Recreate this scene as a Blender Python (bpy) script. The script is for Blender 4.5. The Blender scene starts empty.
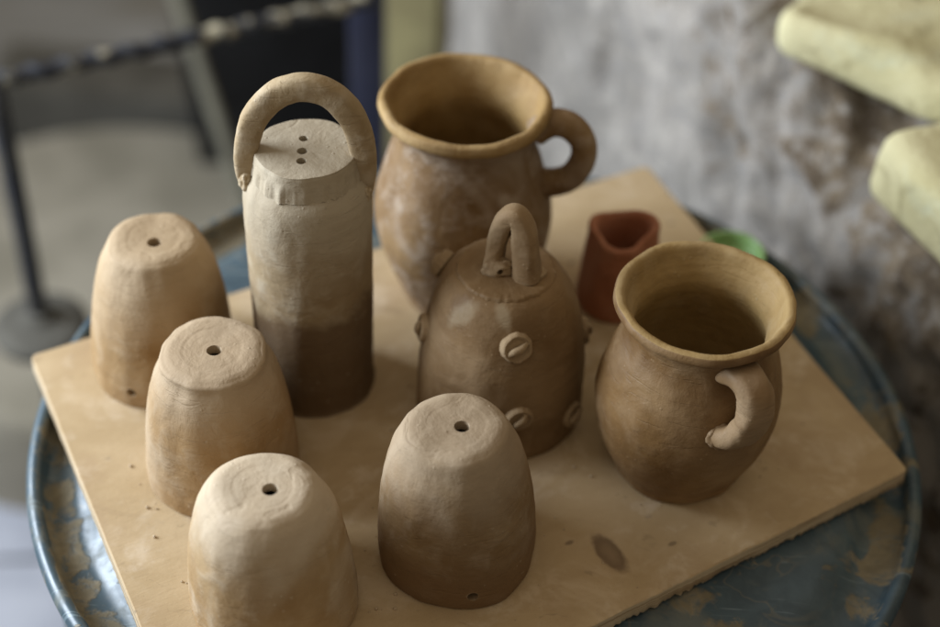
import bpy, bmesh, math, random
from mathutils import Vector, Matrix, noise
from mathutils.bvhtree import BVHTree

random.seed(7)
scene = bpy.context.scene
COL = scene.collection
R = math.radians

# ------------------------------------------------------------------ camera
PITCH, ROLL, DIST, FPX = R(42.0), R(2.2), 1.08, 1670.0
FW = Vector((0, math.cos(PITCH), -math.sin(PITCH)))
_rt = Vector((1, 0, 0)); _up = _rt.cross(FW)
RT = math.cos(ROLL) * _rt + math.sin(ROLL) * _up
UP = -math.sin(ROLL) * _rt + math.cos(ROLL) * _up
CAM = -FW * DIST
cd = bpy.data.cameras.new("camera")
cam = bpy.data.objects.new("camera", cd); COL.objects.link(cam)
m = Matrix((RT, UP, -FW)).transposed().to_4x4(); m.translation = CAM
cam.matrix_world = m
cd.sensor_width = 36.0; cd.lens = FPX / 940 * 36.0
cd.clip_start = 0.05; cd.clip_end = 60
cd.dof.use_dof = True; cd.dof.focus_distance = 0.895; cd.dof.aperture_fstop = 2.6
scene.camera = cam

# ------------------------------------------------------------------ light
world = bpy.data.worlds.new("World"); scene.world = world
world.use_nodes = True
wt = world.node_tree; bg = wt.nodes["Background"]
# workshop surroundings: dim warm room, warm ceiling bounce, cool open doorway on the left
def _m(op, a, b):
    n = wt.nodes.new("ShaderNodeMath"); n.operation = op
    for i, x in enumerate((a, b)):
        if isinstance(x, (int, float)): n.inputs[i].default_value = x
        else: wt.links.new(x, n.inputs[i])
    return n.outputs[0]
tcw = wt.nodes.new("ShaderNodeTexCoord"); sx = wt.nodes.new("ShaderNodeSeparateXYZ"); wt.links.new(tcw.outputs["Generated"], sx.inputs[0])
WL = {'room': ((1.0, .85, .66), .15), 'up': ((1.0, .85, .64), .42), 'door': ((.72, .86, 1.0), .55)}
upf = _m('POWER', _m('MAXIMUM', sx.outputs[2], 0.0), 1.3)
dof_ = _m('POWER', _m('MAXIMUM', _m('ADD', _m('MULTIPLY', sx.outputs[0], -.95), _m('MULTIPLY', sx.outputs[1], .1)), 0.0), 4.0)
acc = None
for f, (c, st) in zip((1.0, upf, dof_), WL.values()):
    vm = wt.nodes.new("ShaderNodeVectorMath"); vm.operation = 'SCALE'; vm.inputs[0].default_value = c
    v = _m('MULTIPLY', f, st); wt.links.new(v, vm.inputs[3])
    if acc is None: acc = vm.outputs[0]
    else:
        ad = wt.nodes.new("ShaderNodeVectorMath"); ad.operation = 'ADD'; wt.links.new(acc, ad.inputs[0]); wt.links.new(vm.outputs[0], ad.inputs[1]); acc = ad.outputs[0]
wt.links.new(acc, bg.inputs[0]); bg.inputs[1].default_value = 1.0
ld = bpy.data.lights.new("window_light", 'AREA')
ld.shape = 'RECTANGLE'; ld.size = 0.85; ld.size_y = 0.55; ld.energy = 41
ld.color = (0.80, 0.89, 1.0)
lo = bpy.data.objects.new("window_light", ld); COL.objects.link(lo)
lo.location = (-1.18, 0.07, 0.50)
lo.rotation_euler = (Vector((-0.05, -0.08, 0.03)) - lo.location).to_track_quat('-Z', 'Y').to_euler()
vs = scene.view_settings
vs.view_transform = 'Standard'; vs.look = 'None'; vs.exposure = 0.0; vs.gamma = 1.0

# ------------------------------------------------------------------ helpers
def ray(px, py):
    return FW + RT * ((px - 470) / FPX) - UP * ((py - 313.5) / FPX)
def at_z(px, py, z):
    r = ray(px, py); return CAM + r * ((z - CAM.z) / r.z)
def at_y(px, py, y):
    r = ray(px, py); return CAM + r * ((y - CAM.y) / r.y)
def at_d(px, py, d):
    return CAM + ray(px, py) * d
def nz(x, y, z):
    return noise.noise(Vector((x, y, z)))

def tag(o, label=None, cat=None, group=None, kind=None):
    if label: o["label"] = label
    if cat: o["category"] = cat
    if group: o["group"] = group
    if kind: o["kind"] = kind
    return o
def empty(name, loc, label, cat, group=None):
    o = bpy.data.objects.new(name, None); o.empty_display_size = .02
    COL.objects.link(o); o.location = loc
    return tag(o, label, cat, group)
def link(name, bm, mat, parent=None, smooth=True, sharp=None, loc=None):
    bmesh.ops.recalc_face_normals(bm, faces=bm.faces)
    me = bpy.data.meshes.new(name); bm.to_mesh(me); bm.free()
    me.materials.append(mat)
    me.polygons.foreach_set("use_smooth", [smooth] * len(me.polygons))
    if sharp: me.set_sharp_from_angle(angle=R(sharp))
    o = bpy.data.objects.new(name, me); COL.objects.link(o)
    if parent: o.parent = parent
    if loc is not None: o.location = loc
    return o
def cut(o, cutters, sharp=45):
    """boolean holes: bmesh cutters in the object's own space"""
    bm = bmesh.new()
    for c in cutters: bm.from_mesh(c)
    me = bpy.data.meshes.new("cut"); bm.to_mesh(me); bm.free()
    t = bpy.data.objects.new("cut", me); COL.objects.link(t)
    bpy.context.view_layer.update()
    t.matrix_world = o.matrix_world
    md = o.modifiers.new("b", 'BOOLEAN'); md.operation = 'DIFFERENCE'; md.object = t; md.solver = 'EXACT'
    bpy.context.view_layer.update()
    dg = bpy.context.evaluated_depsgraph_get()
    new = bpy.data.meshes.new_from_object(o.evaluated_get(dg))
    o.modifiers.clear(); o.data = new
    new.polygons.foreach_set("use_smooth", [True] * len(new.polygons))
    new.set_sharp_from_angle(angle=R(sharp))
    bpy.data.objects.remove(t)
def cyl_mesh(p, axis, r, length, seg=20, seed=0):
    bm = bmesh.new()
    q = Vector((0, 0, 1)).rotation_difference(Vector(axis)).to_matrix().to_4x4()
    bmesh.ops.create_cone(bm, cap_ends=True, segments=seg, radius1=r, radius2=r, depth=length,
                          matrix=Matrix.Translation(p) @ q)
    for v in bm.verts:
        n = nz(v.co.x * 160 + seed, v.co.y * 160, v.co.z * 60)
        v.co += (v.co - Vector(p)).normalized() * n * r * .22
    me = bpy.data.meshes.new("c"); bm.to_mesh(me); bm.free()
    return me

def crom(pts, n):
    """Catmull-Rom through tuples, n samples per span"""
    P = [Vector(p) for p in pts]; out = []
    for i in range(len(P) - 1):
        p0 = P[max(i - 1, 0)]; p1 = P[i]; p2 = P[i + 1]; p3 = P[min(i + 2, len(P) - 1)]
        for k in range(n):
            t = k / n
            out.append(.5 * ((2 * p1) + (p2 - p0) * t + (2 * p0 - 5 * p1 + 4 * p2 - p3) * t * t + (3 * p1 - p0 - 3 * p2 + p3) * t ** 3))
    out.append(P[-1]); return out

def lathe(profile, seg=128, per=5, wob=.0012, seed=0, shear=(0, 0), facet=.0008, wobz=.0, fine=.00025, spline=True, warp=None):
    """closed-profile body of revolution with hand-made irregularity"""
    pr = crom([(r, 0, z) for r, z in profile], per) if spline else [Vector((r, 0, z)) for r, z in profile]
    zmax = max(p.z for p in pr)
    bm = bmesh.new(); rings = []
    for p in pr:
        if p.x < 1e-5:
            rings.append([bm.verts.new((shear[0] * p.z / zmax, shear[1] * p.z / zmax, p.z))]); continue
        ring = []
        for k in range(seg):
            a = 2 * math.pi * k / seg; c, s = math.cos(a), math.sin(a)
            r = p.x
            f = min(1, r / .02) ** 2
            r += f * (wob * nz(c * 1.3 + seed, s * 1.3, p.z * 9) + facet * nz(c * 3.2, s * 3.2 + seed, p.z * 16)
                      + fine * nz(r * c * 140 + seed, r * s * 140, p.z * 140) + .4 * fine * nz(seed, 3.1 + c * .3, p.z * 420))
            z = p.z + f * wobz * nz(c * 1.4, s * 1.4 + seed, p.z * 6) * min(1, p.z / .05)
            if warp: r, z = warp(a, r, z)
            h = p.z / zmax
            ring.append(bm.verts.new((r * c + shear[0] * h, r * s + shear[1] * h, z)))
        rings.append(ring)
    for A, B in zip(rings, rings[1:]):
        na, nb = len(A), len(B)
        for k in range(seg):
            k2 = (k + 1) % seg
            if na == 1 and nb == 1: continue
            if na == 1: bm.faces.new((A[0], B[k], B[k2]))
            elif nb == 1: bm.faces.new((A[k], A[k2], B[0]))
            else: bm.faces.new((A[k], A[k2], B[k2], B[k]))
    return bm

def sweep(path, radii, up, seg=20, per=8, seed=0, wob=.06, caps=True, sq=1.0):
    """tube along a spline; radii = list of (a,b) half widths; up = direction of a"""
    pts = crom(path, per); rr = crom([(a, b, 0) for a, b in radii], per)
    bm = bmesh.new(); rings = []
    up = Vector(up)
    for i, p in enumerate(pts):
        t = (pts[min(i + 1, len(pts) - 1)] - pts[max(i - 1, 0)]).normalized()
        a = (up - t * up.dot(t)).normalized(); b = t.cross(a)
        ring = []
        for k in range(seg):
            an = 2 * math.pi * k / seg
            w = 1 + wob * nz(p.x * 70 + math.cos(an) + seed, p.y * 70 + math.sin(an), p.z * 70) + .5 * wob * nz(p.x * 200 + 2 * math.cos(an), p.z * 200 + 2 * math.sin(an), seed)
            ca, sa_ = math.cos(an), math.sin(an)
            ca = math.copysign(abs(ca) ** sq, ca); sa_ = math.copysign(abs(sa_) ** sq, sa_)
            ring.append(bm.verts.new(p + (a * (rr[i].x * ca) + b * (rr[i].y * sa_)) * w))
        rings.append(ring)
    for A, B in zip(rings, rings[1:]):
        for k in range(seg):
            bm.faces.new((A[k], A[(k + 1) % seg], B[(k + 1) % seg], B[k]))
    if caps:
        for rg in (rings[0], rings[-1]):
            c = bm.verts.new(sum((v.co for v in rg), Vector()) / seg)
            for k in range(seg): bm.faces.new((rg[k], rg[(k + 1) % seg], c))
    return bm

def box_bm(size, bev=.002, seg=2, cuts=0):
    bm = bmesh.new(); bmesh.ops.create_cube(bm, size=1)
    for v in bm.verts: v.co = Vector((v.co.x * size[0], v.co.y * size[1], v.co.z * size[2]))
    if cuts: bmesh.ops.subdivide_edges(bm, edges=bm.edges[:], cuts=cuts, use_grid_fill=True)
    elif bev: bmesh.ops.bevel(bm, geom=bm.edges[:], offset=bev, segments=seg, affect='EDGES', profile=.6)
    return bm

# ------------------------------------------------------------------ materials
class NT:
    def __init__(s, name):
        s.m = bpy.data.materials.new(name); s.m.use_nodes = True
        s.t = s.m.node_tree; s.n = s.t.nodes; s.b = s.n["Principled BSDF"]
        s.co = s.n.new("ShaderNodeTexCoord").outputs["Object"]
    def L(s, a, b): s.t.links.new(a, b)
    def mapped(s, sc=(1, 1, 1), loc=(0, 0, 0), rot=(0, 0, 0), src=None):
        n = s.n.new("ShaderNodeMapping"); n.inputs["Scale"].default_value = sc
        n.inputs["Location"].default_value = loc; n.inputs["Rotation"].default_value = rot
        s.L(src or s.co, n.inputs[0]); return n.outputs[0]
    def noise(s, scale, det=4, rough=.55, dist=0, src=None):
        n = s.n.new("ShaderNodeTexNoise"); n.inputs["Scale"].default_value = scale
        n.inputs["Detail"].default_value = det; n.inputs["Roughness"].default_value = rough
        n.inputs["Distortion"].default_value = dist
        s.L(src or s.co, n.inputs["Vector"]); return n.outputs["Fac"]
    def voro(s, scale, src=None, feat='F1'):
        n = s.n.new("ShaderNodeTexVoronoi"); n.inputs["Scale"].default_value = scale; n.feature = feat
        s.L(src or s.co, n.inputs["Vector"]); return n.outputs["Distance"]
    def rng(s, v, a, b, c=0., d=1., smooth=True):
        n = s.n.new("ShaderNodeMapRange"); n.interpolation_type = 'SMOOTHSTEP' if smooth else 'LINEAR'
        for i, x in zip((1, 2, 3, 4), (a, b, c, d)): n.inputs[i].default_value = x
        s.L(v, n.inputs[0]); return n.outputs[0]
    def math(s, op, a, b=None):
        n = s.n.new("ShaderNodeMath"); n.operation = op
        for i, x in enumerate((a, b)):
            if x is None: continue
            if isinstance(x, (int, float)): n.inputs[i].default_value = x
            else: s.L(x, n.inputs[i])
        return n.outputs[0]
    def mix(s, f, a, b):
        n = s.n.new("ShaderNodeMix"); n.data_type = 'RGBA'
        if isinstance(f, (int, float)): n.inputs[0].default_value = f
        else: s.L(f, n.inputs[0])
        for i, x in ((6, a), (7, b)):
            if isinstance(x, tuple): n.inputs[i].default_value = (*x, 1)
            else: s.L(x, n.inputs[i])
        return n.outputs[2]
    def sep(s, v=None):
        n = s.n.new("ShaderNodeSeparateXYZ"); s.L(v or s.co, n.inputs[0]); return n.outputs
    def bump(s, h, dist=.001, strength=1., prev=None):
        n = s.n.new("ShaderNodeBump"); n.inputs["Distance"].default_value = dist; n.inputs["Strength"].default_value = strength
        s.L(h, n.inputs["Height"])
        if prev: s.L(prev, n.inputs["Normal"])
        return n.outputs[0]
    def done(s, col, rough=.8, nrm=None, spec=.35, metal=0.):
        if isinstance(col, tuple): s.b.inputs["Base Color"].default_value = (*col, 1)
        else: s.L(col, s.b.inputs["Base Color"])
        if isinstance(rough, (int, float)): s.b.inputs["Roughness"].default_value = rough
        else: s.L(rough, s.b.inputs["Roughness"])
        s.b.inputs["Specular IOR Level"].default_value = spec
        s.b.inputs["Metallic"].default_value = metal
        if nrm: s.L(nrm, s.b.inputs["Normal"])
        return s.m

def clay(name, base, dark, pale, seed=0., pale_amt=.5, rough=.78, ringy=.5, top=None, rings=.16, damp=None):
    k = NT(name)
    off = k.mapped(loc=(seed * 1.7, seed * .9, seed * 2.3))
    big = k.noise(16, 4, .6, .6, off)
    mid = k.noise(55, 5, .62, .3, off)
    streak = k.noise(1, 4, .6, 0, k.mapped((22, 22, 130), (seed, 0, seed)))
    vert = k.noise(1, 3, .6, .4, k.mapped((70, 70, 16), (seed, 5, 0)))
    finen = k.noise(520, 3, .7, 0, off)
    c = k.mix(k.rng(big, .34, .66), base, dark)
    c = k.mix(k.math('MULTIPLY', k.rng(mid, .45, .72), pale_amt), c, pale)
    c = k.mix(k.math('MULTIPLY', k.rng(k.noise(9, 3, .5, 1.2, k.mapped(loc=(seed + 4, 2, 1))), .5, .66), pale_amt), c, pale)
    c = k.mix(k.math('MULTIPLY', k.rng(streak, .5, .75), .35), c, dark)
    c = k.mix(k.math('MULTIPLY', k.rng(vert, .55, .75), .25 * (pale_amt + .3)), c, pale)
    c = k.mix(k.math('MULTIPLY', k.rng(finen, .6, .78), .30), c, dark)
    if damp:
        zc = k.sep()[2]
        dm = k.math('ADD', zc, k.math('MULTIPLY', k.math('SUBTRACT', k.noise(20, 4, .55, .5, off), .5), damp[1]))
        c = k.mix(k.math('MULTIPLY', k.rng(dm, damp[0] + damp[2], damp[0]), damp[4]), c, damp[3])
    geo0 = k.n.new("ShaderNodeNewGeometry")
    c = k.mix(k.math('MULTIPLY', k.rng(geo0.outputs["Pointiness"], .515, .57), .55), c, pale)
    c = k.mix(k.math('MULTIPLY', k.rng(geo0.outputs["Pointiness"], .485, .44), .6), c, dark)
    grit = k.voro(190, off)
    gmask = k.math('MULTIPLY', k.rng(grit, .20, .08), k.rng(k.noise(60, 2, .5, 0, off), .52, .62))
    c = k.mix(k.math('MULTIPLY', gmask, .55), c, pale)
    scr = k.rng(k.noise(1, 2, .5, 1.5, k.mapped((30, 30, 260), (seed * 3, 0, 0), (.3, .2, 0))), .62, .68)
    h = k.math('MULTIPLY', streak, ringy)
    if top:
        x, y, z = k.sep()
        rad = k.math('SQRT', k.math('ADD', k.math('MULTIPLY', x, x), k.math('MULTIPLY', y, y)))
        cmb = k.n.new("ShaderNodeCombineXYZ"); k.L(rad, cmb.inputs[0]); cmb.inputs[1].default_value = seed
        geo = k.n.new("ShaderNodeNewGeometry"); up = k.rng(k.sep(geo.outputs["Normal"])[2], .80, .95)
        tr = k.noise(620, 2, .5, 0, cmb.outputs[0])
        h = k.math('ADD', h, k.math('MULTIPLY', k.math('MULTIPLY', tr, up), rings))
        c = k.mix(k.math('MULTIPLY', k.math('MULTIPLY', k.rng(tr, .5, .7), up), rings), c, dark)
        dry = k.rng(k.math('ADD', z, k.math('MULTIPLY', k.math('SUBTRACT', big, .5), top * .9)), top * .55, top * .98)  # paler toward the top: drying clay, and partly light put into the colour
        c = k.mix(k.math('MULTIPLY', dry, .7), c, pale)  # dry mask: drying clay and painted light together
    h = k.math('ADD', h, k.math('MULTIPLY', mid, 1.0))
    h = k.math('ADD', h, k.math('MULTIPLY', finen, .07))
    h = k.math('ADD', h, k.math('MULTIPLY', gmask, .16))
    h = k.math('SUBTRACT', h, k.math('MULTIPLY', scr, .16))
    return k.done(c, k.rng(mid, .3, .7, rough - .1, min(1, rough + .12)), k.bump(h, .0020, .62), .3)

M = {}
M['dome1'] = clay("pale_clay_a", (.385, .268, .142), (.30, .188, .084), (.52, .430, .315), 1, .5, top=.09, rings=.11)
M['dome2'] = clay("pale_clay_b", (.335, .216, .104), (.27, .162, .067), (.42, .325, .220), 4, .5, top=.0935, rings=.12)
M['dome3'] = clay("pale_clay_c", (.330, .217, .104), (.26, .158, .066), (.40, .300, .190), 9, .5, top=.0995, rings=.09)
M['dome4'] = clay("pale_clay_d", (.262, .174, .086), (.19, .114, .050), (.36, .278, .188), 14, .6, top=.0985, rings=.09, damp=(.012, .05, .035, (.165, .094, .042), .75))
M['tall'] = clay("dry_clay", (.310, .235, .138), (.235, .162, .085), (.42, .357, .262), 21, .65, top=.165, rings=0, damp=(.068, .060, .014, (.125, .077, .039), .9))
M['strap'] = clay("strap_clay", (.385, .290, .170), (.295, .205, .105), (.49, .41, .30), 25, .6)
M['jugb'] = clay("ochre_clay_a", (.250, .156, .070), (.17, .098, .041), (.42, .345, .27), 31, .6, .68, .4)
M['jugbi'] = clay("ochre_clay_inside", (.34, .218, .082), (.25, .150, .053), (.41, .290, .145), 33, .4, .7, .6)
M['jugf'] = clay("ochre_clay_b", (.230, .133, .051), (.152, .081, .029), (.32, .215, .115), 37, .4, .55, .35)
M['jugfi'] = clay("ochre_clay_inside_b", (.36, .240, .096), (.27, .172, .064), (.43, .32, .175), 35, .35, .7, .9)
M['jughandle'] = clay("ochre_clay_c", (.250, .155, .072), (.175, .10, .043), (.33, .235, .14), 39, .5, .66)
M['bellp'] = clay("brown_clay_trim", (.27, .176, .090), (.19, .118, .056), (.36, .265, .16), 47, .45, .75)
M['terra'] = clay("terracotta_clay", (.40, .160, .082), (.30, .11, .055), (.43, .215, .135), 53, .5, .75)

def board_mat():
    k = NT("board_wood")
    al = k.mapped(rot=(0, 0, R(-31)))
    grain = k.noise(1, 5, .65, .5, k.mapped((9, 16, 9), src=al))
    fib = k.noise(1, 4, .65, .2, k.mapped((60, 520, 60), src=al))
    blot = k.noise(11, 4, .55, .8)
    small = k.noise(70, 4, .6, .4)
    c = k.mix(k.rng(grain, .35, .68), (.46, .342, .200), (.385, .277, .150))
    c = k.mix(k.math('MULTIPLY', k.rng(blot, .46, .66), .5), c, (.33, .225, .125))
    c = k.mix(k.math('MULTIPLY', k.rng(k.noise(15, 4, .6, 1., k.mapped(loc=(3, 1, 0))), .52, .66), .5), c, (.56, .44, .30))
    c = k.mix(k.math('MULTIPLY', k.rng(small, .55, .75), .22), c, (.60, .50, .38))
    c = k.mix(k.math('MULTIPLY', k.rng(fib, .55, .75), .10), c, (.30, .20, .115))
    # dark flecks and scuffs
    fl = k.math('MULTIPLY', k.rng(k.voro(34, k.mapped((1, 1.9, 1), src=al)), .13, .06), k.rng(k.noise(14, 2), .53, .6))
    c = k.mix(k.math('MULTIPLY', fl, .7), c, (.15, .105, .06))
    sc = k.rng(k.noise(1, 3, .6, 2.2, k.mapped((26, 60, 1), (1.3, .4, 0), (0, 0, .9))), .66, .72)
    c = k.mix(k.math('MULTIPLY', sc, .4), c, (.22, .16, .09))
    scf = k.math('MULTIPLY', k.rng(k.noise(1, 4, .65, 1.2, k.mapped((12, 38, 1), (2.3, .4, 0), (0, 0, .5))), .60, .74), k.rng(k.noise(9, 2, .5, 0, k.mapped(loc=(7, 3, 0))), .42, .6))
    c = k.mix(k.math('MULTIPLY', scf, .55), c, (.24, .165, .09))
    smg = k.math('MULTIPLY', k.rng(k.noise(22, 5, .7, .4, k.mapped(loc=(9, 9, 0))), .54, .72), .5)
    c = k.mix(smg, c, (.58, .475, .35))
    pt = k.rng(k.noise(900, 2, .6), .62, .72)
    c = k.mix(k.math('MULTIPLY', pt, .35), c, (.20, .135, .08))
    # oval knot
    p = at_z(610, 553, 0)
    mp = k.n.new("ShaderNodeVectorMath"); mp.operation = 'SUBTRACT'; k.L(k.co, mp.inputs[0]); mp.inputs[1].default_value = p
    mpn = k.n.new("ShaderNodeMapping"); mpn.vector_type = 'TEXTURE'
    mpn.inputs["Rotation"].default_value = (0, 0, R(-57)); mpn.inputs["Scale"].default_value = (.0158, .0072, 1)
    k.L(mp.outputs[0], mpn.inputs[0]); mr = mpn.outputs[0]
    ln = k.n.new("ShaderNodeVectorMath"); ln.operation = 'LENGTH'; k.L(mr, ln.inputs[0])
    kd = k.math('ADD', ln.outputs["Value"], k.math('MULTIPLY', k.math('SUBTRACT', k.noise(160, 3), .5), .5))
    kc = k.mix(k.rng(kd, .1, .8), (.23, .16, .095), (.16, .105, .06))
    c = k.mix(k.math('MULTIPLY', k.rng(kd, 1.12, .72), .9), c, kc)
    # sawn edge: layered plies
    geo = k.n.new("ShaderNodeNewGeometry"); nzv = k.sep(geo.outputs["Normal"])[2]
    ply = k.noise(1, 3, .6, .3, k.mapped((8, 8, 520)))
    ec = k.mix(k.rng(ply, .42, .6), (.52, .42, .28), (.30, .21, .12))
    c = k.mix(k.rng(nzv, .75, .4), c, ec)
    h = k.math('ADD', k.math('MULTIPLY', fib, .35), k.math('MULTIPLY', small, .4))
    h = k.math('ADD', h, k.math('MULTIPLY', k.noise(300, 3, .7), .25))
    return k.done(c, k.rng(blot, .3, .7, .62, .8), k.bump(h, .0009, .5), .3)
M['board'] = board_mat()

DC = Vector((.0065, -.0893, 0)); DR = .2685
def drum_mat():
    k = NT("blue_painted_steel")
    x, y, z = k.sep()
    rad = k.math('SQRT', k.math('ADD', k.math('MULTIPLY', x, x), k.math('MULTIPLY', y, y)))
    n1 = k.noise(17, 5, .62, 1.6); n2 = k.noise(60, 4, .6, 1.0)
    groove = k.math('MULTIPLY', k.rng(rad, DR - .030, DR - .023), k.rng(rad, DR - .004, DR - .009))
    m1 = k.math('ADD', n1, k.math('MULTIPLY', groove, .12))
    m1 = k.math('ADD', m1, k.math('MULTIPLY', k.math('SUBTRACT', n2, .5), .22))
    clm = k.math('MULTIPLY', k.rng(m1, .575, .655), k.rng(k.noise(140, 4, .7), .30, .52, .45, 1.))
    film = k.rng(k.noise(9, 5, .65, 2.2, k.mapped(loc=(4, 4, 0))), .5, .66)
    sw = k.noise(13, 2, .5, 3.0, k.mapped(loc=(1, 8, 0)))
    line = k.math('MULTIPLY', k.rng(k.math('ABSOLUTE', k.math('SUBTRACT', sw, .52)), .022, .004), k.rng(k.noise(7, 2, .5, 0, k.mapped(loc=(5, 0, 0))), .46, .6))
    spl = k.math('MULTIPLY', k.rng(k.voro(75, k.mapped((1, 2.4, 1), rot=(0, 0, .6))), .2, .1), k.rng(k.noise(24, 2), .55, .6))
    c = k.mix(k.rng(n2, .3, .7), (.054, .086, .106), (.036, .060, .077))
    c = k.mix(k.math('MULTIPLY', film, .65), c, (.135, .14, .115))
    c = k.mix(k.math('MULTIPLY', line, .28), c, (.24, .19, .11))
    scr = k.rng(k.noise(1, 2, .5, 1, k.mapped((20, 420, 20), rot=(0, 0, 1.1))), .66, .70)
    c = k.mix(k.math('MULTIPLY', scr, .35), c, (.25, .32, .35))
    al = k.math('MAXIMUM', k.math('MULTIPLY', clm, .88), k.math('MULTIPLY', spl, .7))
    c = k.mix(al, c, k.mix(k.rng(n2, .35, .65), (.23, .188, .115), (.165, .135, .08)))
    h = k.math('ADD', k.math('MULTIPLY', al, .6), k.math('MULTIPLY', n2, .15))
    return k.done(c, k.math('ADD', k.rng(n2, .3, .7, .32, .46), k.math('MULTIPLY', k.math('MAXIMUM', al, k.math('MULTIPLY', film, .5)), .45)),
                  k.bump(h, .0012, .6), .5)
M['drum'] = drum_mat()

def wall_mat():
    k = NT("worn_whitewash")
    u, v, w = k.sep()
    a = k.noise(7, 5, .6, .5); b = k.noise(26, 5, .65, .6); c3 = k.noise(80, 4, .6)
    white = k.mix(k.rng(a, .35, .65), (.345, .312, .275), (.22, .20, .175))
    white = k.mix(k.math('MULTIPLY', k.rng(b, .5, .68), .55), white, (.46, .42, .37))
    white = k.mix(k.math('MULTIPLY', k.rng(c3, .48, .66), .5), white, (.19, .18, .175))
    stone = k.mix(k.rng(b, .38, .62), (.20, .155, .105), (.10, .074, .05))
    stone = k.mix(k.math('MULTIPLY', k.rng(c3, .5, .66), .7), stone, (.34, .31, .27))
    # the plaster has worn off towards the broken top
    ex = k.math('ADD', k.math('MULTIPLY', k.rng(v, -.17, .06), .30), k.math('MULTIPLY', k.math('SUBTRACT', k.noise(13, 5, .68, .8), .5), 1.25))
    ex = k.math('ADD', ex, k.math('MULTIPLY', k.math('SUBTRACT', b, .5), .7))
    ex = k.math('ADD', ex, k.rng(u, .34, -.05, -.12, .24))
    col = k.mix(k.rng(ex, .24, .42), white, stone)
    h = k.math('ADD', k.math('MULTIPLY', a, 1.), k.math('MULTIPLY', b, .7))
    return k.done(col, .92, k.bump(h, .01, .7), .2)
M['wall'] = wall_mat()

def ground_mat():
    k = NT("dusty_concrete")
    a = k.noise(2.2, 5, .6, .6); b = k.noise(9, 5, .6, .4)
    c = k.mix(k.rng(a, .35, .65), (.36, .365, .365), (.19, .185, .17))
    c = k.mix(k.math('MULTIPLY', k.rng(b, .5, .7), .5), c, (.26, .27, .28))
    c = k.mix(k.math('MULTIPLY', k.rng(k.noise(4, 3, .5, 1, k.mapped(loc=(2, 7, 1))), .55, .68), .5), c, (.13, .11, .07))
    return k.done(c, .9, k.bump(b, .004, .5), .2)
M['ground'] = ground_mat()

def plain(name, c1, c2, scale=20, rough=.7, bump=.001, spec=.3, metal=0.):
    k = NT(name)
    a = k.noise(scale, 5, .6, .5)
    return k.done(k.mix(k.rng(a, .35, .65), c1, c2), rough, k.bump(k.noise(scale * 6, 4, .6), bump, .6), spec, metal)
M['foam'] = plain("yellow_foam", (.50, .46, .25), (.40, .365, .185), 9, .95, .0015, .1)
def foam_mat():
    k = NT("yellow_foam")
    a = k.noise(9, 5, .6, .5); b = k.noise(30, 5, .65, .8)
    c = k.mix(k.rng(a, .35, .65), (.60, .55, .33), (.50, .455, .25))
    c = k.mix(k.math('MULTIPLY', k.rng(b, .54, .70), .5), c, (.24, .20, .10))
    c = k.mix(k.math('MULTIPLY', k.rng(k.noise(14, 4, .6, 1, k.mapped(loc=(3, 3, 3))), .55, .68), .5), c, (.56, .58, .42))
    return k.done(c, .95, k.bump(k.noise(60, 5, .7), .004, .7), .1)
M['foam'] = foam_mat()
M['flywheel'] = plain("grey_cement", (.25, .225, .175), (.17, .153, .115), 7, .85, .002)
M['black'] = plain("black_plastic", (.006, .006, .007), (.011, .011, .012), 14, .6, .001)
M['navy'] = plain("navy_paint", (.020, .022, .045), (.030, .032, .055), 16, .5, .001, .4)
M['iron'] = plain("dark_iron", (.022, .023, .028), (.04, .038, .036), 40, .6, .002, .4)
M['stick'] = plain("grey_wood", (.14, .13, .095), (.10, .092, .068), 20, .85, .001)
M['plank'] = plain("olive_wood", (.22, .19, .09), (.15, .125, .06), 14, .85, .002)
M['shade_bar'] = plain("shade_bar_and_collar", (.060, .055, .044), (.095, .088, .072), 9, .85, .002)  # dark colour of the added bar that stands in for shade; collar shares it
M['slab'] = plain("pale_slab", (.38, .39, .43), (.30, .31, .35), 9, .85, .002)
M['green'] = plain("green_plastic", (.22, .36, .13), (.18, .31, .11), 20, .38, .0003, .5)
def rebar_mat():
    k = NT("painted_rebar")
    a = k.noise(28, 4, .6, .6)
    c = k.mix(k.rng(k.noise(45, 4, .65, .4), .48, .68), (.016, .017, .022), (.32, .28, .19))
    return k.done(c, .6, k.bump(a, .001, .5), .4)
M['rebar'] = rebar_mat()

# ------------------------------------------------------------------ setting
FZ = -.75
bm = bmesh.new()
bmesh.ops.create_grid(bm, x_segments=60, y_segments=60, size=4.0)
for v in bm.verts: v.co.z = .006 * nz(v.co.x * 2.1, v.co.y * 2.1, 3)
tag(link('floor', bm, M['ground'], loc=(0, 1.2, FZ)), kind='structure')

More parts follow.
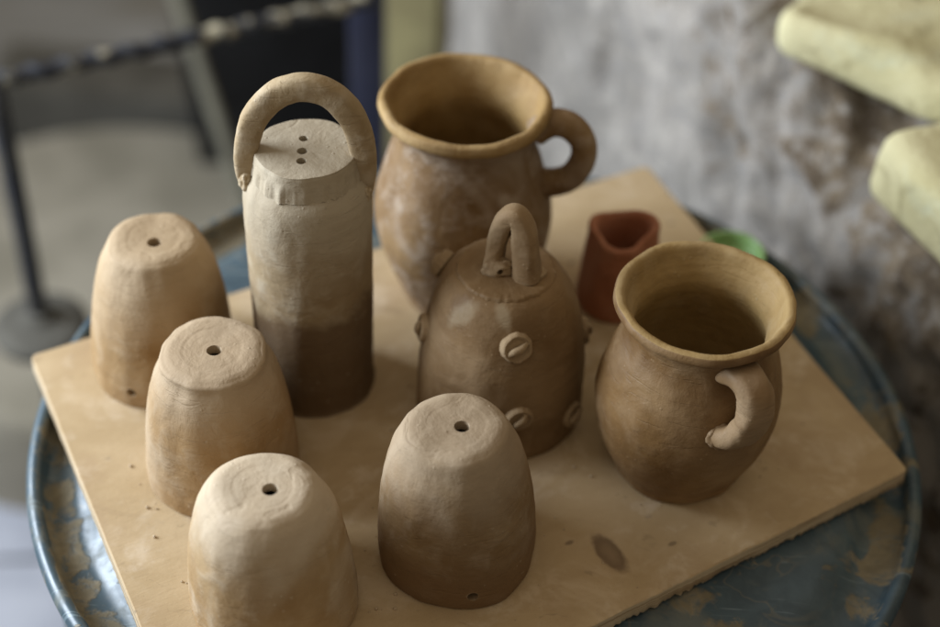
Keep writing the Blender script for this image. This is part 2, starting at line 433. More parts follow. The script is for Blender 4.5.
# low broken wall right of the drum : u along the wall, profile climbing then leaning back
WA = R(30); WN = Vector((math.cos(WA), math.sin(WA), 0)); WT = Vector((-math.sin(WA), math.cos(WA), 0))
WD = .335
prof = crom([(.0, 0, -.75), (.0, 0, -.5), (.0, 0, -.25), (.003, 0, -.09), (.012, 0, -.035), (.035, 0, -.004), (.08, 0, .018), (.16, 0, .036), (.30, 0, .05), (.55, 0, .06)], 16)
bm = bmesh.new(); rows = []
U0, U1, NU = -.60, .655, 320
for i in range(NU + 1):
    u = U0 + (U1 - U0) * i / NU; row = []
    rise = max(0., min(1., (u - .10) / .45))
    for p in prof:
        t = max(0, min(1, (p.z + .3) / .3))
        z = p.z + t * (rise * .30)
        dd = p.x + .014 * nz(u * 7, p.z * 7, p.x * 7) + (.008 + .010 * t) * nz(u * 24, p.z * 24 + 5, p.x * 24) + .006 * nz(u * 62, p.z * 62 + 5, p.x * 62)
        zz = z + t * (.012 * nz(u * 9, p.x * 9, 4) + .007 * nz(u * 30, p.x * 30, 9))
        row.append(bm.verts.new((u, zz, -dd)))
    rows.append(row)
for A, B in zip(rows, rows[1:]):
    for k in range(len(A) - 1): bm.faces.new((A[k], A[k + 1], B[k + 1], B[k]))
# back and ends so that it is a solid bank
ext = bmesh.ops.extrude_face_region(bm, geom=[f for f in bm.faces])
for g in ext['geom']:
    if isinstance(g, bmesh.types.BMVert): g.co.z = -.62; g.co.y = min(g.co.y, .05)
wall = link('rough_wall', bm, M['wall'])
wm = Matrix((WT, Vector((0, 0, 1)), -WN)).transposed().to_4x4()
wm.translation = Vector((DC.x, DC.y, 0)) + WN * WD
wall.matrix_world = wm
tag(wall, "rough low wall with worn whitewash and exposed brown stone behind the blue drum", "wall")

# ------------------------------------------------------------------ blue drum
root = empty('steel_drum', (DC.x, DC.y, FZ), "blue painted steel drum with clay smears carrying the wooden board", "drum")
PZ = -.0128 - FZ      # plate height in the drum's own space
def dring(pts, name, mat, sharp=None):
    bm = lathe(pts, seg=256, per=4, wob=.0006, facet=0, fine=0, seed=61)
    return link(name, bm, mat, root, sharp=sharp)
lid = [(0, PZ), (.10, PZ), (DR - .070, PZ), (DR - .056, PZ), (DR - .046, PZ - .0008), (DR - .038, PZ - .0040), (DR - .030, PZ - .0092), (DR - .023, PZ - .0108),
       (DR - .012, PZ - .0095), (DR - .0085, PZ - .006)]
dring(lid, 'lid', M['drum'])
rim = [(DR - .0085, PZ - .009), (DR - .0085, PZ - .004), (DR - .007, PZ + .000), (DR - .0035, PZ + .0016), (DR, PZ - .001), (DR + .001, PZ - .006), (DR - .002, PZ - .012), (DR - .006, PZ - .013), (DR - .0085, PZ - .009)]
dring(rim, 'rim', M['drum'])
body = [(DR - .006, PZ - .012), (DR - .006, PZ - .2), (DR - .004, PZ - .21), (DR + .002, PZ - .22), (DR - .004, PZ - .23), (DR - .006, PZ - .24), (DR - .006, PZ - .5),
        (DR + .002, PZ - .52), (DR - .006, PZ - .54), (DR - .006, .02), (DR, .012), (DR - .002, .0), (0, .0)]
dring(body, 'barrel', M['drum'])

# green plastic lid lying on the drum
g = at_z(730, 266, -.0128)
bm = lathe([(0, .004), (.012, .004), (.0165, .0045), (.0185, .009), (.0200, .0125), (.0222, .0128), (.0232, .0105), (.0225, .004), (.0215, 0), (0, 0)], seg=64, wob=.0004, facet=0, fine=0)
tag(link('green_disc', bm, M['green'], loc=(g.x, g.y, -.0126)), "small bright green plastic disc lying on the blue drum behind the front jug", "plastic disc")

# ------------------------------------------------------------------ board
cl, cr, cb = at_z(30, 355, 0), at_z(909, 470, 0), at_z(647, 165, 0)
fd = (at_z(590, 627, 0) - cr).normalized(); ldv = (at_z(140, 627, 0) - cl).normalized()
# intersection of the front and left edges
den = fd.x * ldv.y - fd.y * ldv.x; dlt = cl - cr
cf = cr + fd * ((dlt.x * ldv.y - dlt.y * ldv.x) / den)
corners = [cl, cf, cr, cb]
base_pts = []          # closed outline with small rounded corners: (point, outward normal, roughness of that edge)
FR = .0045
for i in range(4):
    p0, p1, p2 = corners[i - 1], corners[i], corners[(i + 1) % 4]
    d1, d2 = (p1 - p0).normalized(), (p2 - p1).normalized()
    n1, n2 = Vector((d1.y, -d1.x, 0)), Vector((d2.y, -d2.x, 0))
    h = n1.angle(n2) / 2; tl = FR * math.tan(h)
    bis = (n1 + n2).normalized(); cen = p1 - bis * (FR / math.cos(h))
    for k in range(9):
        n = n1.lerp(n2, k / 8).normalized(); base_pts.append((cen + n * FR, n, .3))
    a_, b_ = p1 + d2 * tl, p2 - d2 * FR
    for k in range(1, 300): base_pts.append((a_.lerp(b_, k / 300), n2, 1. if i == 1 else .25))
def outline(off, jag, zz, seed):
    pts = []
    for p, n, w in base_pts:
        j = jag * w
        o = .0003 * nz(p.x * 60, p.y * 60, seed) + j * max(-.4, .55 * nz(p.x * 85 + seed, p.y * 85, 2) + .6 * nz(p.x * 330, p.y * 330, seed) + .7 * nz(p.x * 900, p.y * 900, seed))
        q = p + n * (off + o)
        pts.append(Vector((q.x, q.y, zz + (.0006 * w * nz(p.x * 190, p.y * 190, 7) if zz < -.005 else 0))))
    return pts
bm = bmesh.new()
loops = [[bm.verts.new(p) for p in outline(o, j, z, 5)] for o, j, z in
         ((-.0009, .0002, 0), (-.0002, .0003, -.0006), (0, .0004, -.0025), (0, .0005, -.006), (.0004, .0014, -.0092), (-.0012, .0028, -.0118))]
for A, B in zip(loops, loops[1:]):
    for k in range(len(A)): bm.faces.new((A[k], B[k], B[(k + 1) % len(A)], A[(k + 1) % len(A)]))
cc = sum(corners, Vector()) / 4
for lp0, zz in ((loops[0], 0.), (loops[-1], -.0118)):
    prev = lp0
    for f in (.97, .6, .3):
        ring = [bm.verts.new((cc.x + (v.co.x - cc.x) * f, cc.y + (v.co.y - cc.y) * f, zz)) for v in lp0]
        for k in range(len(ring)): bm.faces.new((prev[k], prev[(k + 1) % len(ring)], ring[(k + 1) % len(ring)], ring[k]))
        prev = ring
    cv = bm.verts.new((cc.x, cc.y, zz))
    for k in range(len(prev)): bm.faces.new((prev[k], prev[(k + 1) % len(prev)], cv))
board = link('wooden_board', bm, M['board'], sharp=40)
tag(board, "tan wooden board with a dark oval knot and rough front edge carrying the pots", "board")

# ------------------------------------------------------------------ clay domes
def dome(x, y, rb, h, rt, mat, seed, label, top_hole, side_hole=None, shear=(0, 0), hole_r=.0042, prof=None, k=1.0):
    prof = prof or [(.975, .0), (1.005, .04), (1.01, .13), (.99, .28), (.95, .46), (.89, .63), (.805, .79), (.69, .91)]
    out = [(rb * a, h * b) for a, b in prof]
    e = rt * k
    out += [(e * 1.13, h * .965), (e * 1.02, h * .984), (e * .92, h * .9935), (e * .80, h * .997), (e * .70, h * .9985), (e * .62, h * .9975), (e * .5, h * .998), (e * .2, h * .997), (0, h * .997)]
    inn = [(rb * .80, .0), (rb * .84, h * .2), (rb * .80, h * .5), (rb * .62, h * .8), (rb * .35, h * .92), (0, h * .93)]
    full = inn[::-1] + [(rb * .87, -.0)] + out
    bm = lathe(full, seg=144, per=6, wob=.0020, facet=.0008, seed=seed, shear=shear, wobz=.0012, fine=.0003)
    for v in bm.verts: v.co.z = max(v.co.z, .0002)
    o = link('clay_dome', bm, mat, sharp=50, loc=(x, y, 0))
    cuts = []
    tx, ty = top_hole
    p = at_z(tx, ty, h) - Vector((x, y, 0))
    cuts.append(cyl_mesh(p, (0.05, 0, 1), hole_r, .05, seed=seed))
    if side_hole:
        bvh = BVHTree.FromPolygons([o.matrix_basis @ v.co for v in o.data.vertices], [tuple(q.vertices) for q in o.data.polygons])
        hit = bvh.ray_cast(CAM, ray(*side_hole).normalized())
        if hit[0]:
            q = hit[0] - Vector((x, y, 0)); n = Vector((q.x, q.y, 0)).normalized()
            cuts.append(cyl_mesh(q, n, .0031, .03, seed=seed + 2))
    cut(o, cuts)
    return tag(o, label, "clay pot", "upturned clay domes along the front of the board")
# (x, y, base radius, height, top radius)
dome(-.0995, -.2365, .0452, .0895, .0256, M['dome1'], 3, "palest clay dome nearest the camera, cut off by the bottom edge", (270, 489), shear=(-.002, 0), k=.93)
dome(-.1403, -.1406, .0440, .0935, .0262, M['dome2'], 8, "clay dome in the middle of the left row, with ringed flat top", (214, 350))
dome(-.1890, -.0551, .0432, .0995, .0242, M['dome3'], 15, "clay dome at the board's left corner, with a small side hole low down", (154, 242), (131, 393), shear=(.003, 0))
dome(-.0022, -.1964, .0437, .0985, .0255, M['dome4'], 22, "brownish clay dome in front of the studded bell, with small hole near its base", (462, 426), (473, 597), shear=(-.003, 0), k=.95)

# ------------------------------------------------------------------ tall lidded pot with strap handle
tx, ty = -.0935, -.0637
tall = empty('tall_pot', (tx, ty, 0), "tall narrow clay cylinder with three-holed lid slab and big arched handle", "clay pot")
bm = lathe([(0, .0), (.0335, .0), (.0352, .004), (.0356, .03), (.0358, .07), (.0362, .11), (.0366, .135), (.0361, .1465), (.0340, .1545), (.0300, .1598), (.0255, .1630), (.012, .1655), (0, .1655)], seg=144, per=7, wob=.0012, facet=.0008, seed=71, fine=.0003)
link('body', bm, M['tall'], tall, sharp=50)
def lidwarp(a, r, z):
    if z < .169: r += .0016 * nz(math.cos(a) * 7, math.sin(a) * 7, 3) + .0007 * nz(math.cos(a) * 19, math.sin(a) * 19, 3); z -= .0020 * max(0, nz(math.cos(a) * 7, math.sin(a) * 7, 8)) + .0012 * nz(math.cos(a) * 22, math.sin(a) * 22, 4) + .001
    return r, z
bm = lathe([(0, .164), (.020, .164), (.0296, .1606), (.0303, .1618), (.0291, .1692), (.0280, .1738), (.0268, .1747), (.018, .1748), (.008, .1748), (0, .1748)], seg=144, per=5, wob=.0012, facet=.0006, seed=77, warp=lidwarp, fine=.0003)
lidp = link('lid', bm, M['tall'], tall, sharp=60)
def loc_(p, o): return p - Vector(o.location)
cut(lidp, [cyl_mesh(at_z(px, py, .1748) - Vector((tx, ty, 0)), (0, 0, 1), r, .012, seed=i) for i, (px, py, r) in enumerate(((303.5, 138.5, .0027), (302, 151, .0030), (301.5, 161, .0029)))], 60)
yh = ty - .002
hp = [at_y(px, py, yh) - Vector((tx, ty, 0)) for px, py in ((247, 182), (246, 166), (247, 142), (257, 114), (277, 94), (303, 87), (330, 94.5), (350, 114), (361, 141), (365, 168), (364.5, 190))]
hr = [(.0026, .0046), (.0046, .0062), (.0056, .0070), (.0058, .0073), (.0058, .0075), (.0058, .0075), (.0058, .0075), (.0058, .0075), (.0057, .0073), (.0050, .0066), (.0028, .0048)]
bm = sweep(hp, [(a, b) for a, b in hr], (0, 1, 0), seg=40, per=10, seed=5, wob=.06, sq=.62)
hd = link('handle', bm, M['strap'], tall)
for px, py, sx in ((246.5, 181, 1), (364.5, 193, -1)):
    p = at_y(px, py, yh - .003) - Vector((tx, ty, 0))
    b2 = bmesh.new(); bmesh.ops.create_icosphere(b2, subdivisions=4, radius=1)
    for v in b2.verts:
        n = nz(v.co.x * 2.3 + px, v.co.y * 2.3, v.co.z * 2.3)
        v.co *= 1 + .28 * n
        v.co = Vector((v.co.x * .0042, v.co.y * .0056, v.co.z * .0066))
    f = link('clay_foot', b2, M['strap'], hd, loc=p)

# ------------------------------------------------------------------ jugs
def jug(name_seed, x, y, rb, rimr, h, mat, hmat, label, lean, rimwob, imat, fat=1.0, lipin=True):
    root = empty('clay_jug', (x, y, 0), label, "jug")
    s = h / .128; q = rimr / .0492
    out = [(0, .0), (.030 * q, .0), (.0372 * q, .0005), (.0400 * q, .008), (.0472 * q, .024), (.0522 * q * fat, .047), (.0515 * q * fat, .066), (.0462 * q, .088), (.0408 * q, .103),
           (.0403 * q, .110), (.0428 * q, .1165), (.0468 * q, .1203), (.0494 * q, .1226), (.0499 * q, .1258), (.0486 * q, .1282), (.0446 * q, .1280), (.0415 * q, .1215),
           (.0372 * q, .1120), (.0365 * q, .103), (.0405 * q, .088), (.0445 * q, .068), (.0450 * q, .049), (.0415 * q, .026), (.033 * q, .011), (.018 * q, .0075), (0, .007)]
    out = [(r, z * s) for r, z in out]
    def w(a, r, z):
        if z > .115 * s:
            k = min(1, (z - .115 * s) / (.012 * s))
            z += k * (rimwob * nz(math.cos(a) * 1.7, math.sin(a) * 1.7, name_seed) + .00018 * nz(math.cos(a) * 8, math.sin(a) * 8, name_seed))
            r += k * (.6 * rimwob * nz(math.cos(a) * 2, math.sin(a) * 2, name_seed + 4) + .0002 * nz(math.cos(a) * 9, math.sin(a) * 9, name_seed + 4))
        return r, z
    bm = lathe(out, seg=160, per=6, wob=.0016, facet=.0009, seed=name_seed, shear=lean, warp=w, fine=.0003)
    for v in bm.verts: v.co.z = max(v.co.z, .0002)
    o = link('body', bm, mat, root)
    o.data.materials.append(imat)
    for p in o.data.polygons:
        if p.index // 160 >= (12 if lipin else 14) * 6 - 1: p.material_index = 1
    return root
# front right jug
ej = jug(83, .1253, -.1200, .0379, .0490, .1265, M['jugf'], M['jughandle'], "round brown clay jug at the right front, pale looped handle facing the camera", (.0026, 0), .0013, M['jugfi'], 1.0, False)
def polar(shear, az, r, z, h):
    return Vector((r * math.cos(az) + shear[0] * z / h, r * math.sin(az), z))
tang = Vector((-math.sin(R(-67)), math.cos(R(-67)), 0))
pp = [(-67, .0385, .1060), (-67, .0470, .1105), (-66, .0550, .1100), (-65, .0600, .1035), (-65, .0615, .0930), (-67, .0600, .0820), (-70, .0560, .0735), (-75, .0475, .0685)]
hp = [polar((.0026, 0), R(a), r, z, .128) for a, r, z in pp]
hr = [(.0115, .0060), (.0108, .0068), (.0102, .0072), (.0100, .0075), (.0100, .0075), (.0097, .0072), (.0092, .0066), (.0090, .0060)]
jh = link('handle', sweep(hp, hr, tang, seg=32, per=8, seed=12, wob=.12, sq=.75), M['jughandle'], ej)
def lump(parent, mat, p, size, seed, name, amp=.3, rot=None):
    b2 = bmesh.new(); bmesh.ops.create_icosphere(b2, subdivisions=4, radius=1)
    for v in b2.verts:
        v.co *= 1 + amp * nz(v.co.x * 1.9 + seed, v.co.y * 1.9, v.co.z * 1.9) + .12 * nz(v.co.x * 6 + seed, v.co.y * 6, v.co.z * 6)
        v.co = Vector((v.co.x * size[0], v.co.y * size[1], v.co.z * size[2]))
        if rot: v.co = rot @ v.co
    return link(name, b2, mat, parent, loc=p)
rz = Matrix.Rotation(R(-75), 3, 'Z')
lump(jh, M['jughandle'], polar((.0026, 0), R(-76), .0505, .0690, .128), (.0046, .0088, .0080), 4, 'clay_foot', .20, rz)
lump(jh, M['jughandle'], hp[0] + Vector((-.0075, .001, -.0015)), (.0065, .0060, .0048), 9, 'clay_foot', .25)
# back jug
bj = jug(97, -.0055, .0270, .0435, .0512, .1480, M['jugb'], M['jugb'], "larger ochre clay jug at the back with wide flared rim and ear handle", (-.0021, 0), .0015, M['jugbi'], 1.03)
az = R(-4); tang = Vector((-math.sin(az), math.cos(az), 0))
pp = [(.043, .128), (.052, .1355), (.063, .1345), (.0715, .125), (.0725, .1105), (.0665, .0985), (.057, .0925), (.047, .0900)]
hp = [polar((-.0021, 0), az, r, z, .148) + tang * (.001 * math.sin(i)) for i, (r, z) in enumerate(pp)]
hr = [(.0100, .0080), (.0092, .0082), (.0090, .0084), (.0090, .0082), (.0090, .0082), (.0090, .0084), (.0095, .0086), (.0105, .0086)]
link('handle', sweep(hp, hr, tang, seg=24, per=8, seed=14, wob=.07), M['jugb'], bj)

# ------------------------------------------------------------------ lugged bell in the middle
M['bell'] = clay("brown_clay", (.232, .143, .064), (.165, .097, .041), (.33, .230, .130), 43, .35, .68)
gx, gy = .0195, -.0806
GH = .1085
bell = empty('clay_bell', (gx, gy, 0), "brown clay bell with loop handle on top and slotted button studs on its sides", "clay bell")
gp = [(.0487, 0), (.0500, .004), (.0500, .02), (.0496, .04), (.0480, .058), (.0450, .075), (.0405, .090), (.0350, .1005), (.0295, .1062), (.022, .1082), (.010, GH), (0, GH)]
gin = [(0, .098), (.02, .096), (.036, .08), (.042, .05), (.043, .02), (.043, 0)]
bm = lathe(gin + gp, seg=144, per=6, wob=.0014, facet=.0008, seed=105, fine=.0003)
for v in bm.verts: v.co.z = max(v.co.z, .0002)
gb = link('body', bm, M['bell'], bell, sharp=60)
bvh = BVHTree.FromPolygons([v.co + Vector((gx, gy, 0)) for v in gb.data.vertices], [tuple(q.vertices) for q in gb.data.polygons])
def capwarp(a, r, z):
    if r > .024: r += .0009 * nz(math.cos(a) * 10, math.sin(a) * 10, 2) + .0005 * nz(math.cos(a) * 25, math.sin(a) * 25, 2); z += .0004 * nz(math.cos(a) * 12, math.sin(a) * 12, 6)
    return r, z
bm = lathe([(0, .105), (.02, .105), (.0275, .1052), (.0283, .1066), (.0278, .1080), (.0262, .1090), (.018, .1100), (.008, .1103), (0, .1103)], seg=144, per=5, wob=.0008, facet=.0005, seed=109, warp=capwarp)
link('cap', bm, M['bell'], bell)
# loop: a bent coil standing across the cap
A0 = at_z(490, 275, .1103) - Vector((gx, gy, 0)); B0 = at_z(528, 268, .1103) - Vector((gx, gy, 0))
A0 = Vector((A0.x + .0025, A0.y + .008, .110)); B0 = Vector((B0.x - .0015, B0.y - .005, .110))
mid = (A0 + B0) / 2; sp = (B0 - A0)
pathp = [A0 + Vector((-.001, -.001, -.001)), A0 + Vector((.000, 0, .010)), A0 + Vector((.0015, .0005, .022)), mid - sp * .26 + Vector((0, 0, .0345)), mid + sp * .05 + Vector((0, 0, .0395)),
         mid + sp * .33 + Vector((0, 0, .033)), B0 + Vector((-.001, 0, .020)), B0 + Vector((0, 0, .009)), B0 + Vector((.0015, -.001, -.001))]
rr_ = [(.0086, .0056), (.0074, .0054), (.0068, .0056), (.0066, .0058), (.0066, .0060), (.0068, .0064), (.0074, .0072), (.0080, .0078), (.0086, .0082)]
side = Vector((-sp.y, sp.x, 0)).normalized()
lp = link('handle', sweep(pathp, rr_, side, seg=32, per=8, seed=17, wob=.13, sq=.7), M['bellp'], bell)
lump(lp, M['bellp'], B0 + Vector((.006, .001, .0005)), (.0060, .0055, .0030), 3, 'clay_foot')
fo = lump(lp, M['bellp'], A0 + Vector((.002, -.0055, .0035)), (.0090, .0046, .0066), 6, 'clay_foot', .22)
cut(fo, [cyl_mesh(Vector((.001, -.004, .0005)), (.2, -1, .45), .0017, .012)], 60)

def button_bm(seed, r):
    """a pressed disc with raised rim and a bar across its face"""
    bm = lathe([(0, .0020), (.35 * r, .0020), (.62 * r, .0019), (.78 * r, .0026), (.90 * r, .0030), (1.0 * r, .0022), (1.06 * r, .0002), (1.04 * r, -.003), (0, -.003)], seg=64, per=5, wob=.0030, facet=.0026, seed=seed * 1.37, fine=.0003)
    a = random.uniform(.3, .6)
    return bm, sweep([Vector((-.72 * r, 0, .0018)), Vector((-.3 * r, .0003, .0034)), Vector((.2 * r, -.0003, .0036)), Vector((.72 * r, 0, .0018))], [(.0014, .0014), (.0023, .0020), (.0022, .0020), (.0013, .0014)], (0, 1, 0), seg=12, per=5, seed=seed)
def button(hit, nrm, seed, r, roll, squash=1):
    bm, bar = button_bm(seed, r)
    zq = Vector((0, 0, 1)).rotation_difference(nrm).to_matrix() @ Matrix.Rotation(roll, 3, 'Z')
    o = link('button_stud', bm, M['bellp'], bell)
    o.matrix_local = Matrix.Translation(hit) @ zq.to_4x4()
    o.scale = (1, squash, 1)
    link('bar', bar, M['bellp'], o)
def hitpx(px, py):
    h = bvh.ray_cast(CAM, ray(px, py).normalized())
    if h[0]: return h[0] - Vector((gx, gy, 0)), h[1] if h[1].dot(ray(px, py)) < 0 else -h[1]
    return None
for i, (px, py, rl) in enumerate(((517, 348, .75), (519, 418, 1.2), (571, 414, 1.3))):
    h = hitpx(px, py)
    if h: button(h[0], h[1], 200 + i, .0085 if i == 0 else .0078, rl)
def bell_r(z):
    pts = crom([(r, 0, zz) for r, zz in gp], 12)
    return min(pts, key=lambda p: abs(p.z - z)).x
for i, (azd, z, rl) in enumerate(((188, .066, .2), (4, .060, .5), (152, .0930, 1.2))):
    a = R(azd); r = bell_r(z); dr = (bell_r(z + .004) - bell_r(z - .004)) / .008
    n = Vector((math.cos(a), math.sin(a), -dr)).normalized()
    button(Vector((r * math.cos(a), r * math.sin(a), z)) + n * (.0030 if azd == 152 else -.0004), n, 230 + i, .0078, rl)
# two pale thumb smears of dried slip on the bell's wall
bt = M['bell'].node_tree; bs = bt.nodes["Principled BSDF"]
for i, (px, py, w, hgt, rot) in enumerate(((461, 315, .0058, .0120, -.62), (504, 316, .0042, .0090, .45))):
    h = hitpx(px, py)
    if not h: continue
    q = h[1].to_track_quat('Z', 'Y').to_matrix() @ Matrix.Rotation(rot, 3, 'Z')
    e = q.to_euler()
    tc = bt.nodes.new("ShaderNodeTexCoord")
    mp = bt.nodes.new("ShaderNodeMapping"); mp.vector_type = 'TEXTURE'
    mp.inputs["Location"].default_value = h[0]; mp.inputs["Rotation"].default_value = e; mp.inputs["Scale"].default_value = (w, hgt, .02)
    bt.links.new(tc.outputs["Object"], mp.inputs[0])
    ln = bt.nodes.new("ShaderNodeVectorMath"); ln.operation = 'LENGTH'; bt.links.new(mp.outputs[0], ln.inputs[0])
    nn = bt.nodes.new("ShaderNodeTexNoise"); nn.inputs["Scale"].default_value = 130; nn.inputs["Detail"].default_value = 4; bt.links.new(tc.outputs["Object"], nn.inputs["Vector"])
    ad = bt.nodes.new("ShaderNodeMath"); ad.operation = 'ADD'; bt.links.new(ln.outputs["Value"], ad.inputs[0]); bt.links.new(nn.outputs["Fac"], ad.inputs[1])
    mr = bt.nodes.new("ShaderNodeMapRange"); bt.links.new(ad.outputs[0], mr.inputs[0])
    for j, x in zip((1, 2, 3, 4), (1.65, 1.05, 0, .42)): mr.inputs[j].default_value = x
    mx = bt.nodes.new("ShaderNodeMix"); mx.data_type = 'RGBA'; bt.links.new(mr.outputs[0], mx.inputs[0])
    bt.links.new(bs.inputs["Base Color"].links[0].from_socket, mx.inputs[6]); mx.inputs[7].default_value = (.40, .325, .21, 1)
    bt.links.new(mx.outputs[2], bs.inputs["Base Color"])

# ------------------------------------------------------------------ small terracotta pot
def rw(a, r, z):
    k = max(0, min(1, (z - .02) / .035))
    # mouth pinched into a rounded triangle
    r *= 1 + k * (.12 * math.cos(3 * (a - R(22))) + .05 * max(0, math.cos(a - R(15))) ** 2)
    z += k * .0035 * max(0, math.cos(a - R(20)))
    return r, z
bm = lathe([(0, 0), (.022, 0), (.0255, .001), (.0262, .006), (.0252, .02), (.0232, .036), (.0213, .050), (.0210, .0555), (.0198, .0580), (.0172, .0575), (.0152, .053), (.0150, .04), (.016, .015), (.012, .008), (0, .007)],
           seg=96, per=5, wob=.0012, facet=.0006, seed=121, warp=rw)
tag(link('terracotta_pot', bm, M['terra'], loc=(.0945, .0200, .0002)), "small dark red terracotta pot with pinched rim at the back of the board", "pot")

# ------------------------------------------------------------------ foam slabs on the wall
def slab(name, corner, dx, dy, size, label, grp, seed):
    """corner = front-bottom corner, dx along the visible face, dy going back"""
    bm = box_bm(size, 0, cuts=24)
    rd = .015
    for v in bm.verts:
        c = v.co.copy()
        inn = Vector([max(-size[i] / 2 + rd, min(size[i] / 2 - rd, c[i])) for i in range(3)])
        e = c - inn
        if e.length > 1e-6: c = inn + e.normalized() * rd
        c += Vector((nz(c.x * 16 + seed, c.y * 16, c.z * 16), nz(c.x * 16, c.y * 16 + seed, c.z * 16), nz(c.x * 16, c.y * 16, c.z * 16 + seed))) * .010
        v.co = c
    o = link(name, bm, M['foam'])
    dx = dx.normalized(); dz = Vector((0, 0, 1)); dy = dz.cross(dx)
    mm = Matrix((dx, dy, dz)).transposed().to_4x4()
    mm.translation = corner + dx * size[0] / 2 + dy * size[1] / 2 + dz * size[2] / 2
    o.matrix_world = mm
    return tag(o, label, "foam slab", grp)
a1 = at_z(760, 64, .055); b1 = at_z(940, 132, .055)
slab('foam_slab', a1, b1 - a1, None, (.30, .20, .036), "upper pale yellow foam slab on the wall at the top right corner", "foam slabs on the wall", 2)
a2 = at_z(856, 197, .035); b2_ = at_z(940, 284, .035)
slab('foam_slab', a2, b2_ - a2, None, (.26, .18, .056), "lower pale yellow foam slab at the right edge of the photo", "foam slabs on the wall", 6)

# ------------------------------------------------------------------ blurred workshop behind
# round cement wheel on the floor
c = at_d(100, 262, 1.96)
bm = lathe([(0, c.z - FZ), (.05, c.z - FZ), (.235, c.z - FZ), (.262, c.z - FZ - .002), (.272, c.z - FZ - .012), (.272, .06), (.262, .0), (0, 0)], seg=128, per=4, wob=.004, facet=.002, seed=131)
tag(link('cement_wheel', bm, M['flywheel'], loc=(c.x, c.y, FZ)), "large round grey cement wheel low on the floor behind the board", "wheel")

# metal frame: ribbed bar between a thin rod and a navy post
p0 = at_d(0, 80, 1.36); p1 = at_d(362, 2, 1.46); zc = p0.z
fr = empty('metal_frame', (p1.x, p1.y, FZ), "dark metal frame with paint-flecked ribbed crossbar between thin rod and navy post", "frame")
o_ = Vector((p1.x, p1.y, FZ))
d = (p1 - p0).normalized(); s0 = p0 - d * .10; s1 = p1 + d * .01
bm = bmesh.new(); N = 220; seg = 12; rings = []
upv = Vector((0, 0, 1)); bx = d.cross(upv).normalized(); by = bx.cross(d)
for i in range(N + 1):
    p = s0.lerp(s1, i / N); L = (s1 - s0).length * i / N
    ring = []
    for k in range(seg):
        a = 2 * math.pi * k / seg
        rr2 = .0066 + .0022 * max(0, math.sin(2 * math.pi * L / .026 + a)) + .0006 * nz(p.x * 40, k, 1)
        ring.append(bm.verts.new(p + (bx * math.cos(a) + by * math.sin(a)) * rr2 - o_))
    rings.append(ring)
for A, B in zip(rings, rings[1:]):
    for k in range(seg): bm.faces.new((A[k], A[(k + 1) % seg], B[(k + 1) % seg], B[k]))
bm.faces.new(rings[0]); bm.faces.new(rings[-1])
link('crossbar', bm, M['rebar'], fr)
bm = box_bm((.032, .032, p1.z - FZ + .10), .004, 2)
link('post', bm, M['navy'], fr, sharp=40, loc=Vector((p1.x + .002, p1.y + .03, FZ + (p1.z - FZ + .10) / 2)) - o_)
pr = s0.lerp(s1, .095 / (s1 - s0).length)
bm = sweep([Vector((pr.x - .002, pr.y, FZ)) - o_, Vector((pr.x, pr.y, (FZ + zc) / 2)) - o_, Vector((pr.x, pr.y, zc)) - o_], [(.0088, .0088)] * 3, (1, 0, 0), seg=16, per=6)
rod = link('rod', bm, M['iron'], fr)
zcol = at_y(38, 318, pr.y).z
bm = lathe([(0, 0), (.036, 0), (.043, .004), (.044, .012), (.036, .018), (.018, .022), (.012, .03), (0, .03)], seg=48, wob=.001)
link('collar', bm, M['shade_bar'], rod, loc=Vector((pr.x, pr.y, zcol - .02)) - o_)

# black crate
q0 = at_z(262, 215, FZ + .02)
bm = bmesh.new(); bmesh.ops.create_cube(bm, size=1)
for v in bm.verts:
    t = v.co.z + .5
    v.co = Vector((v.co.x * (.27 + .05 * t), v.co.y * (.24 + .05 * t), t * .62))
top = [f for f in bm.faces if f.normal.z > .9]
r_ = bmesh.ops.inset_region(bm, faces=top, thickness=.014)
for v in top[0].verts: v.co.z -= .33
bmesh.ops.bevel(bm, geom=[e for e in bm.edges], offset=.006, segments=2, affect='EDGES')
q = at_d(280, 120, 2.10)
tag(link('plastic_crate', bm, M['black'], sharp=40, loc=(q.x + .01, q.y + .12, FZ)), "black open plastic crate on the floor behind the tall lidded pot", "crate").rotation_euler.z = R(14)

# added dark bar standing in for the band of shade behind the wheel
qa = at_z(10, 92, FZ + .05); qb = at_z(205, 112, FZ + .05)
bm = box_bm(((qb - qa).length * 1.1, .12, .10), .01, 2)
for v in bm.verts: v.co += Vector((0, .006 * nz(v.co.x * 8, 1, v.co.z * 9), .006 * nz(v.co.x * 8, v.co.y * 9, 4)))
tag(link('added_shade_bar', bm, M['shade_bar'], sharp=40, loc=((qa.x + qb.x) / 2, (qa.y + qb.y) / 2, FZ + .052)), "added dark bar standing in for shade on the floor between the grey wheel and the crossbar", "shade_bar").rotation_euler.z = math.atan2(qb.y - qa.y, qb.x - qa.x)

# pale stick leaning on the crate
sa = at_z(226, 150, FZ + .03); sa = at_d(226, 145, 1.86); sb = at_d(172, -20, 1.84)
base = sa + (sa - sb).normalized() * 0.0
bot = sa + (sa - sb) * ((sa.z - FZ) / (sb.z - sa.z))
bm = sweep([bot - bot, (sa - bot), (sb - bot), (sb - bot) * 1.15], [(.009, .009)] * 4, (1, 0, 0), seg=14, per=6, seed=4)
tag(link('wooden_stick', bm, M['stick'], loc=bot), "thin pale grey stick leaning beside the black crate", "stick")

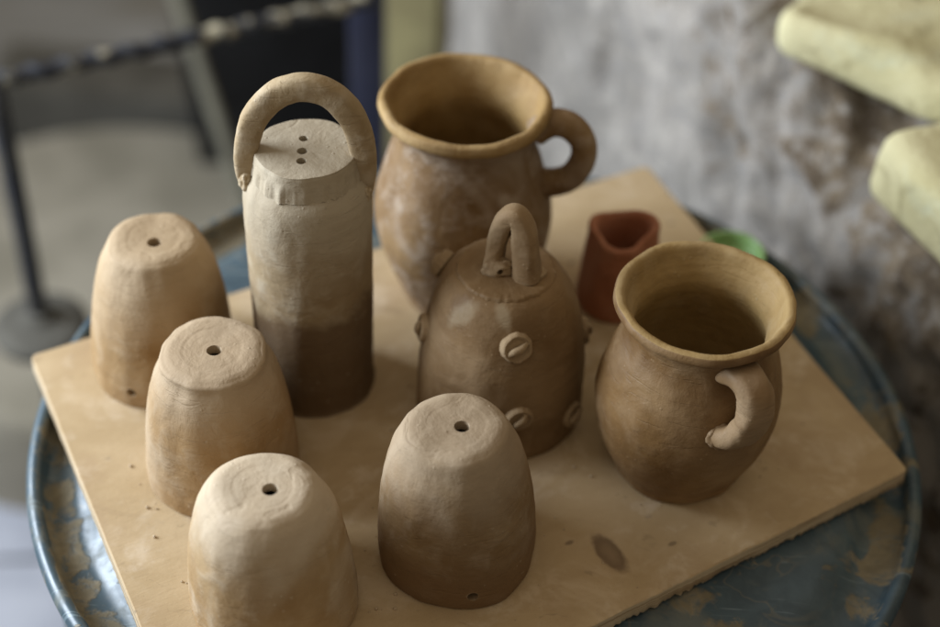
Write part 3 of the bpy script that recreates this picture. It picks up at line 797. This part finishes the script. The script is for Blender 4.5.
# olive plank at the wall's far end
pa = at_d(412, 60, 1.72); pb = at_d(409, -30, 1.76)
bm = box_bm((.062, .022, .82), .003, 2)
tag(link('wooden_plank', bm, M['plank'], sharp=40, loc=(pa.x, pa.y + .06, FZ + .41)), "olive brown plank standing upright beside the navy post at the end of the wall", "plank").rotation_euler.z = R(-20)

# pale slabs low at the left edge
for (px, py, sz, rz_, lab) in ((0, 500, (.44, .22, .05), 4, "pale grey lilac slab lying on the floor left of the drum rim"), (4, 655, (.44, .24, .05), 6, "pale bluish slab lying on the floor at the bottom left edge of the photo")):
    q = at_z(px, py, FZ + .05)
    bm = box_bm(sz, .008, 2)
    o = tag(link('paving_slab', bm, M['slab'], sharp=40, loc=(q.x - .12, q.y, FZ + .031)), lab, "slab", "paving slabs on the floor"); o.rotation_euler.z = R(rz_)

# crumbs of dry clay scattered over the board
bm = bmesh.new(); rnd = random.Random(5)
for i in range(170):
    if i < 70:
        bx_, by_, br = rnd.choice(((-.0995, -.2365, .047), (-.1403, -.1406, .046), (-.0022, -.1964, .046), (.0195, -.0806, .052), (.1253, -.12, .040)))
        an = rnd.uniform(0, 6.283); rr0 = br + abs(rnd.gauss(.002, .006)); x, y = bx_ + rr0 * math.cos(an), by_ + rr0 * math.sin(an)
    else:
        q = at_z(rnd.uniform(130, 860), rnd.uniform(330, 620), 0); x, y = q.x, q.y
        e1 = cr - cf; e2 = cl - cf; p_ = Vector((x, y, 0)) - cf; dn = e1.x * e2.y - e1.y * e2.x
        u_ = (p_.x * e2.y - p_.y * e2.x) / dn; v_ = (e1.x * p_.y - e1.y * p_.x) / dn
        if not (.02 < u_ < .97 and .02 < v_ < .97): continue
    sz_ = rnd.choice((.0003, .0004, .0005, .0007, .0011))
    r_ = bmesh.ops.create_icosphere(bm, subdivisions=1, radius=sz_, matrix=Matrix.Translation((x, y, sz_ * .45)))
    for v in r_['verts']: v.co += Vector((nz(v.co.x * 2000, v.co.y * 2000, i), nz(v.co.y * 2000, i, 1), -.3 * nz(i, v.co.x * 2000, 2))) * sz_ * .5
o = link('clay_crumbs', bm, M['dome1'], smooth=False)
tag(o, "tiny crumbs of dry clay scattered over the wooden board", "crumbs", kind='stuff')
